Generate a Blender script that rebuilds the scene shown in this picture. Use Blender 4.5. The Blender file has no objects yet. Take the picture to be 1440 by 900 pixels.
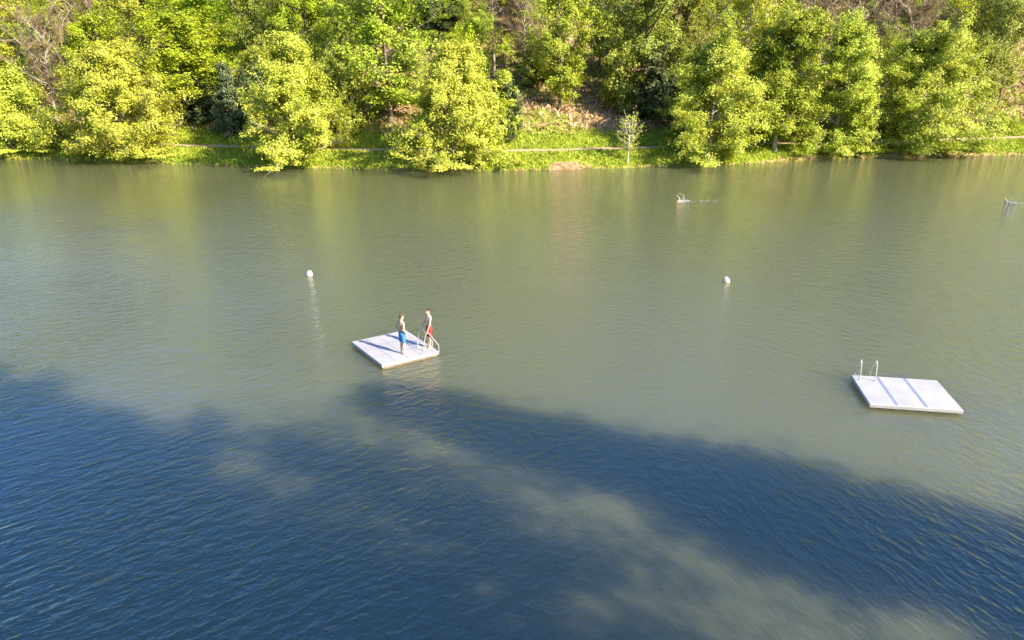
import bpy, math, random
import numpy as np
from mathutils import Vector, Matrix

SC = bpy.context.scene
COL = SC.collection
R = math.radians

# ------------------------------------------------------------------ camera, sky, sun, exposure
PITCH = R(19.6); FPX = 1050.0; CAM_H = 11.6
cd = bpy.data.cameras.new('camera'); cam = bpy.data.objects.new('camera', cd); COL.objects.link(cam)
cam.location = (0, 0, CAM_H); cam.rotation_euler = (math.pi / 2 - PITCH, 0, 0)
cd.sensor_width = 36.0; cd.lens = FPX / 1440 * 36; cd.clip_start = 0.1; cd.clip_end = 3000
SC.camera = cam
SUN_E = R(34.0); SUN_AZ = math.atan2(0.81, -0.587)          # clockwise from +Y
w = bpy.data.worlds.new('World'); SC.world = w; w.use_nodes = True
nt = w.node_tree; nt.nodes.clear()
sky = nt.nodes.new('ShaderNodeTexSky'); sky.sky_type = 'NISHITA'; sky.sun_disc = False
sky.sun_elevation = SUN_E; sky.sun_rotation = SUN_AZ; sky.air_density = 1.0; sky.dust_density = 1.5; sky.ozone_density = 5.0
bg = nt.nodes.new('ShaderNodeBackground'); bg.inputs[1].default_value = 0.135
wo = nt.nodes.new('ShaderNodeOutputWorld')
sat = nt.nodes.new('ShaderNodeHueSaturation'); sat.inputs['Saturation'].default_value = 1.25; sat.inputs['Hue'].default_value = 0.509; nt.links.new(sky.outputs[0], sat.inputs['Color'])
nt.links.new(sat.outputs[0], bg.inputs[0]); nt.links.new(bg.outputs[0], wo.inputs[0])
sl = bpy.data.lights.new('sun', 'SUN'); sl.energy = 5.0; sl.angle = R(0.6); sl.color = (1.0, 0.88, 0.70)
so = bpy.data.objects.new('sun', sl); COL.objects.link(so)
sd = Vector((math.sin(SUN_AZ) * math.cos(SUN_E), math.cos(SUN_AZ) * math.cos(SUN_E), math.sin(SUN_E)))
so.rotation_euler = sd.to_track_quat('Z', 'Y').to_euler(); so.location = sd * 80
SC.view_settings.view_transform = 'Standard'; SC.view_settings.look = 'None'
SC.view_settings.gamma = 1.0; SC.view_settings.exposure = 1.33; SC.view_settings.use_curve_mapping = False
SC.render.engine = 'CYCLES'
SC.cycles.max_bounces = 6; SC.cycles.diffuse_bounces = 3; SC.cycles.glossy_bounces = 3
SC.cycles.transmission_bounces = 3; SC.cycles.caustics_reflective = False; SC.cycles.caustics_refractive = False
SC.cycles.sample_clamp_indirect = 6.0

# ------------------------------------------------------------------ helpers
def ray(px, py):
    x = (px - 720) / FPX; y = -(py - 450) / FPX
    return Vector((x, math.cos(PITCH) + y * math.sin(PITCH), -math.sin(PITCH) + y * math.cos(PITCH)))
def on_plane(px, py, z=0.0):                    # where the sight line of a pixel meets a level plane
    d = ray(px, py); t = (z - CAM_H) / d.z
    return Vector((0, 0, CAM_H)) + d * t
def at_y(px, py, Y):
    d = ray(px, py); return Vector((0, 0, CAM_H)) + d * (Y / d.y)

def tag(o, label=None, cat=None, group=None, kind=None):
    if label: o['label'] = label
    if cat: o['category'] = cat
    if group: o['group'] = group
    if kind: o['kind'] = kind
    return o
def empty(name, loc=(0, 0, 0), rz=0.0, parent=None):
    o = bpy.data.objects.new(name, None); COL.objects.link(o)
    o.empty_display_size = 0.2; o.location = loc; o.rotation_euler = (0, 0, rz); o.parent = parent
    return o
def mesh_np(name, V, F, mat, parent=None, smooth=False, attr=None, fs=None):
    """V (n,3); F (m,k) indices, k = 3 or 4; attr {name: per-vertex floats}"""
    me = bpy.data.meshes.new(name)
    V = np.asarray(V, np.float32); F = np.asarray(F, np.int32)
    n, (m, k) = len(V), F.shape
    me.vertices.add(n); me.vertices.foreach_set('co', V.ravel())
    me.loops.add(m * k); me.loops.foreach_set('vertex_index', F.ravel())
    me.polygons.add(m); me.polygons.foreach_set('loop_start', np.arange(m, dtype=np.int32) * k)
    if smooth: me.polygons.foreach_set('use_smooth', np.ones(m, bool))
    for a, val in (attr or {}).items():
        at = me.attributes.new(a, 'FLOAT', 'POINT'); at.data.foreach_set('value', np.asarray(val, np.float32))
    me.update(); me.validate()
    me.materials.append(mat)
    o = bpy.data.objects.new(name, me); COL.objects.link(o); o.parent = parent
    return o

class MB:
    """collects quads/tris and links them as ONE mesh object"""
    def __init__(s): s.v = []; s.f = []
    def add(s, V, F):
        b = len(s.v); s.v += [tuple(p) for p in V]; s.f += [tuple(i + b for i in f) for f in F]
    def tube(s, pts, rad, seg=8, cap=True):
        pts = [Vector(p) for p in pts]; n = len(pts)
        rad = rad if isinstance(rad, (list, tuple)) else [rad] * n
        V = []; F = []; ref = None
        for i, p in enumerate(pts):
            t = (pts[min(i + 1, n - 1)] - pts[max(i - 1, 0)]).normalized()
            if ref is None: ref = t.orthogonal().normalized()
            ref = (ref - t * ref.dot(t)).normalized(); b = t.cross(ref)
            r = rad[i]; rx, ry = r if isinstance(r, (list, tuple)) else (r, r)
            for k in range(seg):
                a = 2 * math.pi * k / seg
                V.append(p + ref * (math.cos(a) * rx) + b * (math.sin(a) * ry))
        for i in range(n - 1):
            for k in range(seg):
                a, c = i * seg + k, i * seg + (k + 1) % seg
                F.append((a, c, c + seg, a + seg))
        if cap:
            F.append(tuple(range(seg))[::-1]); F.append(tuple(range((n - 1) * seg, n * seg)))
        s.add(V, F)
    def loft(s, rings, seg=20):
        """rings: (centre, rx, ry) level ellipses"""
        V = []; F = []
        for (c, rx, ry) in rings:
            for k in range(seg):
                a = 2 * math.pi * k / seg
                V.append((c[0] + rx * math.cos(a), c[1] + ry * math.sin(a), c[2]))
        n = len(rings)
        for i in range(n - 1):
            for k in range(seg):
                a, c = i * seg + k, i * seg + (k + 1) % seg
                F.append((a, c, c + seg, a + seg))
        F.append(tuple(range(seg))[::-1]); F.append(tuple(range((n - 1) * seg, n * seg)))
        s.add(V, F)
    def ball(s, c, r, seg=14, rings=9, rot=None):
        rx, ry, rz = r if isinstance(r, (list, tuple)) else (r, r, r)
        V = [Vector((0, 0, -rz))]; F = []; cc = Vector(c)
        for i in range(1, rings):
            t = -math.pi / 2 + math.pi * i / rings
            for k in range(seg):
                a = 2 * math.pi * k / seg
                V.append(Vector((rx * math.cos(t) * math.cos(a), ry * math.cos(t) * math.sin(a), rz * math.sin(t))))
        V.append(Vector((0, 0, rz)))
        for k in range(seg): F.append((0, 1 + (k + 1) % seg, 1 + k))
        for i in range(rings - 2):
            for k in range(seg):
                a, c = 1 + i * seg + k, 1 + i * seg + (k + 1) % seg
                F.append((a, c, c + seg, a + seg))
        top = len(V) - 1; b = 1 + (rings - 2) * seg
        for k in range(seg): F.append((b + k, b + (k + 1) % seg, top))
        if rot is not None: V = [rot @ p for p in V]
        s.add([p + cc for p in V], F)
    def box(s, c, h):
        c = Vector(c); V = [c + Vector((h[0] * x, h[1] * y, h[2] * z)) for x in (-1, 1) for y in (-1, 1) for z in (-1, 1)]
        s.add(V, [(0, 1, 3, 2), (4, 6, 7, 5), (0, 4, 5, 1), (2, 3, 7, 6), (0, 2, 6, 4), (1, 5, 7, 3)])
    def build(s, name, mat, parent=None, smooth=True, voxel=None, bevel=None):
        me = bpy.data.meshes.new(name); me.from_pydata(s.v, [], s.f); me.update()
        if smooth: me.polygons.foreach_set('use_smooth', np.ones(len(me.polygons), bool))
        me.materials.append(mat)
        o = bpy.data.objects.new(name, me); COL.objects.link(o); o.parent = parent
        if voxel:
            m = o.modifiers.new('remesh', 'REMESH'); m.mode = 'VOXEL'; m.voxel_size = voxel; m.use_smooth_shade = True
            q = o.modifiers.new('smooth', 'SMOOTH'); q.iterations = 4; q.factor = 0.5
        if bevel:
            m = o.modifiers.new('bevel', 'BEVEL'); m.width = bevel; m.segments = 3; m.limit_method = 'ANGLE'
        return o

# ------------------------------------------------------------------ materials
def nodes(name):
    m = bpy.data.materials.new(name); m.use_nodes = True; t = m.node_tree
    return m, t, t.nodes, t.links, t.nodes['Principled BSDF']
def mat_plain(name, c, rough=0.5, metal=0.0, var=0.0, vscale=6.0, spec=0.5):
    m, t, N, L, P = nodes(name)
    P.inputs['Roughness'].default_value = rough; P.inputs['Metallic'].default_value = metal
    P.inputs['Specular IOR Level'].default_value = spec
    if var:
        tc = N.new('ShaderNodeTexCoord'); n = N.new('ShaderNodeTexNoise'); n.inputs['Scale'].default_value = vscale; n.inputs['Detail'].default_value = 6
        r = N.new('ShaderNodeValToRGB'); r.color_ramp.elements[0].position = 0.3; r.color_ramp.elements[1].position = 0.7
        r.color_ramp.elements[0].color = (*[x * (1 - var) for x in c], 1); r.color_ramp.elements[1].color = (*[min(1, x * (1 + var)) for x in c], 1)
        L.new(tc.outputs['Object'], n.inputs['Vector']); L.new(n.outputs['Fac'], r.inputs['Fac']); L.new(r.outputs[0], P.inputs['Base Color'])
    else: P.inputs['Base Color'].default_value = (*c, 1)
    return m
def mat_leaf(name, c0, c1, trans=0.4, vary=0.12):
    """leaf colour runs c0..c1 by a per-leaf attribute and per tree"""
    m, t, N, L, P = nodes(name)
    a = N.new('ShaderNodeAttribute'); a.attribute_name = 'tint'
    oi = N.new('ShaderNodeObjectInfo')
    mx = N.new('ShaderNodeMix'); mx.data_type = 'RGBA'
    mx.inputs[6].default_value = (*c0, 1); mx.inputs[7].default_value = (*c1, 1)
    L.new(a.outputs['Fac'], mx.inputs[0])
    hs = N.new('ShaderNodeHueSaturation')
    mr = N.new('ShaderNodeMapRange'); mr.inputs[3].default_value = 0.49; mr.inputs[4].default_value = 0.51
    mv = N.new('ShaderNodeMapRange'); mv.inputs[3].default_value = 1 - vary; mv.inputs[4].default_value = 1 + vary
    L.new(oi.outputs['Random'], mr.inputs[0]); L.new(oi.outputs['Random'], mv.inputs[0])
    L.new(mr.outputs[0], hs.inputs['Hue']); L.new(mv.outputs[0], hs.inputs['Value']); L.new(mx.outputs[2], hs.inputs['Color'])
    L.new(hs.outputs[0], P.inputs['Base Color'])
    P.inputs['Roughness'].default_value = 0.55; P.inputs['Specular IOR Level'].default_value = 0.25
    tr = N.new('ShaderNodeBsdfTranslucent'); L.new(hs.outputs[0], tr.inputs['Color'])
    ms = N.new('ShaderNodeMixShader'); ms.inputs[0].default_value = trans
    L.new(P.outputs[0], ms.inputs[1]); L.new(tr.outputs[0], ms.inputs[2])
    L.new(ms.outputs[0], N['Material Output'].inputs[0])
    return m
M = dict(
    plane=mat_leaf('pale_spring_leaf', (0.35, 0.41, 0.028), (0.62, 0.64, 0.10), 0.33, 0.03),
    lime=mat_leaf('lime_leaf', (0.28, 0.38, 0.012), (0.46, 0.55, 0.03), 0.28),
    bright=mat_leaf('bright_green_leaf', (0.24, 0.32, 0.016), (0.47, 0.52, 0.055), 0.28),
    mid=mat_leaf('mid_green_leaf', (0.20, 0.24, 0.022), (0.41, 0.43, 0.07), 0.25),
    dark=mat_leaf('dark_green_leaf', (0.06, 0.085, 0.025), (0.15, 0.18, 0.06), 0.3),
    blue=mat_leaf('blue_green_needle', (0.11, 0.15, 0.07), (0.22, 0.26, 0.12), 0.25),
    yellow=mat_leaf('yellow_green_leaf', (0.36, 0.38, 0.02), (0.54, 0.54, 0.05), 0.28),
    twig=mat_leaf('bare_twig', (0.19, 0.13, 0.065), (0.37, 0.27, 0.14), 0.0),
    grass=mat_leaf('grass_blade', (0.25, 0.33, 0.022), (0.48, 0.50, 0.06), 0.25),
    bracken=mat_leaf('dead_bracken', (0.34, 0.21, 0.10), (0.62, 0.46, 0.27), 0.12),
    bark=mat_plain('bark', (0.16, 0.12, 0.09), 0.9, var=0.45, vscale=3.0),
    whitebark=mat_plain('white_bark', (0.62, 0.56, 0.46), 0.8, var=0.2, vscale=4.0),
    palebark=mat_plain('pale_bark', (0.38, 0.32, 0.25), 0.85, var=0.35, vscale=3.0),
    path=mat_plain('gravel_path', (0.44, 0.32, 0.19), 0.95, var=0.25, vscale=2.5),
    raft=mat_plain('white_plastic_deck', (0.37, 0.365, 0.37), 0.6, var=0.10, vscale=2.2),
    seam=mat_plain('deck_seam', (0.13, 0.13, 0.14), 0.8),
    groove=mat_plain('blue_grey_joint_strip', (0.18, 0.22, 0.32), 0.6, var=0.1),
    fender=mat_plain('float_hull', (0.26, 0.20, 0.12), 0.6, var=0.35, vscale=4.0),  # brown hull, its base colour darkened to stand in for the deck's shadow
    steel=mat_plain('stainless_rail', (0.74, 0.68, 0.63), 0.35, 0.55),
    buoy=mat_plain('white_buoy_plastic', (0.50, 0.475, 0.44), 0.45, var=0.06, vscale=8),
    buoydirt=mat_plain('algae_stained_plastic', (0.50, 0.36, 0.18), 0.7, var=0.3, vscale=12),
    skin=mat_plain('sunlit_skin', (0.70, 0.42, 0.29), 0.5, var=0.08, vscale=9),
    hair=mat_plain('brown_hair', (0.085, 0.045, 0.025), 0.7, var=0.3, vscale=30),
    darkhair=mat_plain('dark_hair', (0.030, 0.018, 0.012), 0.6, var=0.3, vscale=30),
    blueshort=mat_plain('blue_swim_shorts', (0.035, 0.20, 0.42), 0.75, var=0.15, vscale=14),
    redshort=mat_plain('red_swim_shorts', (0.42, 0.03, 0.03), 0.75, var=0.15, vscale=14),
    eye=mat_plain('eye', (0.03, 0.02, 0.02), 0.2),
    cap=mat_plain('orange_swim_cap', (0.75, 0.36, 0.12), 0.5),
    blackcap=mat_plain('black_swim_cap', (0.02, 0.02, 0.025), 0.5),
    suit=mat_plain('black_wetsuit', (0.02, 0.022, 0.03), 0.45),
    foam=mat_plain('white_water_foam', (0.46, 0.49, 0.50), 0.35),
)

def mat_water():
    m, t, N, L, P = nodes('lake_water')
    P.inputs['Base Color'].default_value = (0.107, 0.114, 0.056, 1)
    m.node_tree.nodes['Principled BSDF'].subsurface_method = 'BURLEY'
    P.inputs['Subsurface Weight'].default_value = 1.0; P.inputs['Subsurface Radius'].default_value = (1.0, 1.0, 0.8); P.inputs['Subsurface Scale'].default_value = 3.4
    P.inputs['Roughness'].default_value = 0.045; P.inputs['IOR'].default_value = 1.72
    P.inputs['Specular IOR Level'].default_value = 0.5
    geo = N.new('ShaderNodeNewGeometry')
    def math_(op, a, b=None):
        n = N.new('ShaderNodeMath'); n.operation = op
        for i, v in enumerate((a, b)):
            if v is None: continue
            if isinstance(v, (int, float)): n.inputs[i].default_value = v
            else: L.new(v, n.inputs[i])
        return n.outputs[0]
    def train(ang, su, sv, seed, detail=1.5, dist=0.35):
        """waves whose crests run at ang degrees: stretched noise along the crest"""
        mp = N.new('ShaderNodeMapping'); mp.vector_type = 'TEXTURE'
        mp.inputs['Rotation'].default_value = (0, 0, R(ang)); mp.inputs['Scale'].default_value = (su, sv, 1.0)
        mp.inputs['Location'].default_value = (seed * 13.7, seed * 7.1, 0)
        L.new(geo.outputs['Position'], mp.inputs['Vector'])
        n = N.new('ShaderNodeTexNoise'); n.noise_dimensions = '2D'
        n.inputs['Scale'].default_value = 1.0; n.inputs['Detail'].default_value = detail; n.inputs['Roughness'].default_value = 0.5
        n.inputs['Distortion'].default_value = dist
        L.new(mp.outputs[0], n.inputs['Vector'])
        # sharper crests than troughs
        p = math_('POWER', n.outputs['Fac'], 1.7)
        return p
    a1 = train(43, 0.95, 0.29, 1.0, 3.0); a2 = train(27, 0.55, 0.19, 2.0, 2.2)
    b1 = train(-62, 0.9, 0.28, 3.0, 3.0); b2 = train(-80, 0.55, 0.19, 4.0, 2.2)
    c1 = train(-18, 0.8, 0.3, 6.0, 2.0)
    A = math_('ADD', math_('MULTIPLY', a1, 1.0), math_('MULTIPLY', a2, 0.55))
    B = math_('ADD', math_('MULTIPLY', b1, 1.0), math_('MULTIPLY', b2, 0.55))
    sx = N.new('ShaderNodeSeparateXYZ'); L.new(geo.outputs['Position'], sx.inputs[0])
    wob = N.new('ShaderNodeTexNoise'); wob.noise_dimensions = '2D'; wob.inputs['Scale'].default_value = 0.12; wob.inputs['Detail'].default_value = 2
    L.new(geo.outputs['Position'], wob.inputs['Vector'])
    # right of the picture's middle the second train of waves takes over
    f = math_('ADD', math_('SUBTRACT', sx.outputs[0], math_('MULTIPLY', sx.outputs[1], 0.35)), math_('MULTIPLY', math_('SUBTRACT', wob.outputs['Fac'], 0.5), 14.0))
    mr = N.new('ShaderNodeMapRange'); mr.interpolation_type = 'SMOOTHSTEP'
    mr.inputs[1].default_value = -11.0; mr.inputs[2].default_value = 1.0
    L.new(f, mr.inputs[0])
    mx = N.new('ShaderNodeMix'); mx.data_type = 'FLOAT'
    L.new(mr.outputs[0], mx.inputs[0]); L.new(A, mx.inputs[2]); L.new(B, mx.inputs[3])
    fine = N.new('ShaderNodeTexNoise'); fine.noise_dimensions = '2D'; fine.inputs['Scale'].default_value = 8.5; fine.inputs['Detail'].default_value = 3.0
    L.new(geo.outputs['Position'], fine.inputs['Vector'])
    # gusts: patches where the ripples are stronger or weaker
    g = N.new('ShaderNodeTexNoise'); g.noise_dimensions = '2D'; g.inputs['Scale'].default_value = 0.06; g.inputs['Detail'].default_value = 3
    L.new(geo.outputs['Position'], g.inputs['Vector'])
    gm = N.new('ShaderNodeMapRange'); gm.inputs[1].default_value = 0.35; gm.inputs[2].default_value = 0.65; gm.inputs[3].default_value = 0.7; gm.inputs[4].default_value = 1.2
    L.new(g.outputs['Fac'], gm.inputs[0])
    h = math_('ADD', math_('ADD', math_('MULTIPLY', mx.outputs[0], 0.066), math_('MULTIPLY', c1, 0.034)), math_('MULTIPLY', fine.outputs['Fac'], 0.013))
    lee = N.new('ShaderNodeMapRange'); lee.inputs[1].default_value = 42.0; lee.inputs[2].default_value = 80.0; lee.inputs[3].default_value = 1.0; lee.inputs[4].default_value = 0.65
    L.new(sx.outputs[1], lee.inputs[0])                # calmer in the lee of the far bank
    lew = N.new('ShaderNodeMapRange'); lew.inputs[1].default_value = 14.0; lew.inputs[2].default_value = 27.0; lew.inputs[3].default_value = 0.66; lew.inputs[4].default_value = 1.05
    L.new(sx.outputs[1], lew.inputs[0])                # and of the near one
    h = math_('MULTIPLY', math_('MULTIPLY', math_('MULTIPLY', h, gm.outputs[0]), lee.outputs[0]), lew.outputs[0])
    win = N.new('ShaderNodeMapRange'); win.inputs[1].default_value = -4.0; win.inputs[2].default_value = -34.0; win.inputs[3].default_value = 1.0; win.inputs[4].default_value = 0.55
    L.new(math_('ADD', sx.outputs[0], math_('MULTIPLY', math_('SUBTRACT', g.outputs['Fac'], 0.5), 30.0)), win.inputs[0])   # calmer towards the left
    h = math_('MULTIPLY', h, win.outputs[0])
    b = N.new('ShaderNodeBump'); b.inputs['Strength'].default_value = 1.0; b.inputs['Distance'].default_value = 1.0
    L.new(h, b.inputs['Height']); L.new(b.outputs[0], P.inputs['Normal'])
    return m
def mat_ground():
    """grass, bare soil and leaf litter by a per-vertex weight, broken up by noise"""
    m, t, N, L, P = nodes('hillside_ground')
    P.inputs['Roughness'].default_value = 0.95; P.inputs['Specular IOR Level'].default_value = 0.1
    geo = N.new('ShaderNodeNewGeometry')
    def noise(sc, det=5):
        n = N.new('ShaderNodeTexNoise'); n.inputs['Scale'].default_value = sc; n.inputs['Detail'].default_value = det
        L.new(geo.outputs['Position'], n.inputs['Vector']); return n.outputs['Fac']
    def two(c0, c1, fac):
        r = N.new('ShaderNodeValToRGB'); r.color_ramp.elements[0].position = 0.35; r.color_ramp.elements[1].position = 0.65
        r.color_ramp.elements[0].color = (*c0, 1); r.color_ramp.elements[1].color = (*c1, 1); L.new(fac, r.inputs[0]); return r.outputs[0]
    gr = two((0.14, 0.20, 0.014), (0.26, 0.30, 0.03), noise(1.6))
    br = two((0.22, 0.13, 0.065), (0.44, 0.30, 0.17), noise(1.1))
    so_ = two((0.20, 0.125, 0.06), (0.42, 0.28, 0.15), noise(2.2))
    def attr(n): a = N.new('ShaderNodeAttribute'); a.attribute_name = n; return a.outputs['Fac']
    def wmix(base, top, wt, sc):
        ad = N.new('ShaderNodeMath'); ad.operation = 'ADD'; L.new(wt, ad.inputs[0])
        sb = N.new('ShaderNodeMath'); sb.operation = 'SUBTRACT'; L.new(noise(sc), sb.inputs[0]); sb.inputs[1].default_value = 0.5
        L.new(sb.outputs[0], ad.inputs[1])
        mr = N.new('ShaderNodeMapRange'); mr.inputs[1].default_value = 0.4; mr.inputs[2].default_value = 0.6; L.new(ad.outputs[0], mr.inputs[0])
        x = N.new('ShaderNodeMix'); x.data_type = 'RGBA'; L.new(mr.outputs[0], x.inputs[0]); L.new(base, x.inputs[6]); L.new(top, x.inputs[7]); return x.outputs[2]
    c = wmix(br, gr, attr('grass'), 0.8); c = wmix(c, so_, attr('soil'), 1.5)
    L.new(c, P.inputs['Base Color'])
    b = N.new('ShaderNodeBump'); b.inputs['Distance'].default_value = 0.25; L.new(noise(3.0, 8), b.inputs['Height']); L.new(b.outputs[0], P.inputs['Normal'])
    return m

# ------------------------------------------------------------------ setting: ground sheet, lake, path
SHX = [(-400, 150)] + [(-150, 112), (-95, 99)] + [tuple(on_plane(x, y)[:2]) for x, y in
      ((0, 224), (60, 224), (150, 228), (270, 232), (400, 236), (640, 241), (760, 240), (885, 236), (1010, 233), (1195, 223), (1320, 222), (1430, 218))] + [(95, 100), (150, 116), (400, 170)]
NEX = [(-400, -40), (-60, -12), (0, -6), (9, -4), (13, 2), (16, 7.5), (20, 12.5), (30, 15), (60, 16), (400, 0)]
def shore(x): return np.interp(x, [p[0] for p in SHX], [p[1] for p in SHX]) + 0.35 * np.sin(np.asarray(x) * 0.9) * np.exp(-(np.asarray(x) / 90.0) ** 2) * 0.6
def near(x): return np.interp(x, [p[0] for p in NEX], [p[1] for p in NEX])
PD = [0, 0.5, 2.2, 3.6, 5.2, 9, 16, 28, 60, 110, 190, 300]
PZ = [-0.15, 0.35, 1.05, 1.55, 1.62, 3.2, 5.6, 11.2, 27, 47, 66, 76]
def rise(x):                                     # the hill stands lower towards the left
    return np.interp(x, [-260, -70, 0, 60, 260], [0.25, 0.28, 0.85, 1.05, 1.1])
def ground_z(x, y):
    x = np.asarray(x, float); y = np.asarray(y, float)
    d = y - shore(x); dn = near(x) - y
    zf = np.interp(d, PD, PZ); zf = np.where(d > 16, 5.6 + (zf - 5.6) * rise(x), zf)
    zf = zf + np.where(d > 6, (0.5 * np.sin(x * 0.31 + 1) + 0.4 * np.sin(x * 0.17 + y * 0.23) + 0.25 * np.sin(y * 0.6 + x * 0.5)) * np.clip((d - 6) / 10, 0, 1), 0)
    zn = np.interp(dn, [0, 1.0, 3, 20, 80, 250], [-0.15, 0.4, 1.0, 5.5, 24, 60])
    z = np.where(d > 0, zf, np.where(dn > 0, zn, -0.15 - np.minimum(2.5, np.minimum(-d, -dn) * 0.25)))
    return z
xs = np.unique(np.concatenate([np.linspace(-400, -90, 60), np.arange(-90, 90.1, 0.8), np.linspace(90, 400, 60)]))
rows = []
for v in (-250, -180, -120, -80, -55, -40, -30, -24, -18, -13, -9, -6, -4, -3, -2, -1, -0.5, 0.0): rows.append(near(xs) + v)
for k in np.linspace(0.03, 0.97, 12): rows.append(near(xs) * (1 - k) + shore(xs) * k)
for v in (0, 0.25, 0.5, 1, 1.6, 2.2, 2.9, 3.6, 4.4, 5.2, 6, 7, 8, 9, 10, 11.5, 13, 14.5, 16, 18, 20, 22, 24, 26, 28, 31, 34, 37, 40, 44, 48, 53, 60, 68, 76, 86, 98, 110, 130, 160, 190, 240, 300): rows.append(shore(xs) + v)
Y = np.array(rows); X = np.repeat(xs[None], len(rows), 0); Z = ground_z(X, Y)
D = Y - shore(X)
rng = np.random.default_rng(5)
grass_w = np.clip(1.15 - (D - 8.0) / 3.0, 0, 1) * 1.0
grass_w = np.where(D > 10, 0.42 + 0.3 * (np.sin(X * 0.21 + 0.7) * np.sin(Y * 0.3) > 0.2), grass_w); grass_w = np.where(D < 0, 0.8, grass_w)
soilx = np.exp(-((X - 6.0) / 2.1) ** 2) + 0.8 * np.exp(-((X - 52) / 10) ** 2) + 0.5 * np.exp(-((X - 33) / 5) ** 2)
soil_w = np.where((D >= -0.01) & (D < 1.3), np.clip(soilx + 0.1, 0, 1), 0.0); soil_w = np.where((D > 0) & (D < 0.3), np.maximum(soil_w, 0.6), soil_w)
nr, nc = X.shape
idx = np.arange(nr * nc).reshape(nr, nc)
F = np.stack([idx[:-1, :-1], idx[:-1, 1:], idx[1:, 1:], idx[1:, :-1]], -1).reshape(-1, 4)
g = mesh_np('ground', np.stack([X, Y, Z], -1).reshape(-1, 3), F, mat_ground(), smooth=True, attr=dict(grass=grass_w.ravel(), soil=soil_w.ravel()))
tag(g, kind='structure')
wm = mat_water()
o = mesh_np('water', [(-400, -60, 0), (400, -60, 0), (400, 175, 0), (-400, 175, 0)], [(0, 1, 2, 3)], wm); tag(o, kind='structure')
px_ = np.arange(-110, 110.1, 1.0); V = []
for x in px_:
    wdt = 0.66 + 0.08 * math.sin(x * 0.7) + 0.07 * math.sin(x * 2.3)
    for v in (4.35 - wdt, 4.35, 4.35 + wdt):
        yy = float(shore(x)) + v; V.append((x, yy, float(ground_z(x, yy)) + 0.03))
n = len(px_); F = [(3 * i + j, 3 * i + j + 3, 3 * i + j + 4, 3 * i + j + 1) for i in range(n - 1) for j in (0, 1)]
tag(mesh_np('path', V, F, M['path'], smooth=True), kind='structure')

# ------------------------------------------------------------------ trees
def leaves(P, dirs, size, rng, tint, flat=0.5):
    """one bent leaf spray (rhombus) per point; dirs = preferred normal"""
    n = len(P)
    nrm = dirs + rng.normal(0, 1, (n, 3)) * (1 - flat) * 1.0
    nrm /= np.linalg.norm(nrm, axis=1, keepdims=True) + 1e-9
    t = np.cross(nrm, rng.normal(0, 1, (n, 3))); t /= np.linalg.norm(t, axis=1, keepdims=True) + 1e-9
    b = np.cross(nrm, t)
    s = size * rng.uniform(0.65, 1.3, (n, 1)); wd = s * rng.uniform(0.45, 0.75, (n, 1))
    V = np.stack([P - t * s, P - b * wd + nrm * s * 0.15, P + t * s, P + b * wd + nrm * s * 0.15], 1).reshape(-1, 3)
    F = np.arange(4 * n).reshape(n, 4)
    return V, F, np.repeat(tint, 4)
def tube_np(paths, rads, seg):
    """many tapered tubes of equal point count: paths (m,k,3), rads (m,k)"""
    paths = np.asarray(paths, float); rads = np.asarray(rads, float); m, k, _ = paths.shape
    T = np.gradient(paths, axis=1); T /= np.linalg.norm(T, axis=2, keepdims=True) + 1e-9
    ref = np.where(np.abs(T[..., 2:3]) > 0.9, np.array([1.0, 0, 0]), np.array([0, 0, 1.0]))
    U = np.cross(T, ref); U /= np.linalg.norm(U, axis=2, keepdims=True) + 1e-9
    W = np.cross(T, U)
    a = np.arange(seg) * 2 * np.pi / seg
    V = paths[:, :, None] + rads[:, :, None, None] * (U[:, :, None] * np.cos(a)[:, None] + W[:, :, None] * np.sin(a)[:, None])
    idx = np.arange(m * k * seg).reshape(m, k, seg); nx = np.roll(idx, -1, 2)
    F = np.stack([idx[:, :-1], nx[:, :-1], nx[:, 1:], idx[:, 1:]], -1).reshape(-1, 4)
    return V.reshape(-1, 3), F
def join(parts):
    V = []; F = []; b = 0
    for v, f in parts: V.append(v); F.append(f + b); b += len(v)
    return np.concatenate(V), np.concatenate(F)
PROF = dict(
    plane=([0, .05, .15, .3, .5, .7, .85, .95, 1], [.55, .85, 1, 1, .84, .56, .33, .16, .04]),
    round=([0, .15, .3, .5, .7, .85, .95, 1], [.2, .55, .9, 1, .9, .65, .4, .15]),
    spread=([0, .2, .35, .55, .75, .9, 1], [.1, .6, .95, 1, .85, .6, .3]),
    cone=([0, .1, .3, .6, .85, 1], [.7, 1, .85, .5, .22, .03]),
    column=([0, .1, .3, .6, .85, 1], [.6, .9, 1, .95, .6, .1]),
    bush=([0, .2, .5, .8, 1], [.9, 1, .9, .6, .2]),
)
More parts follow.
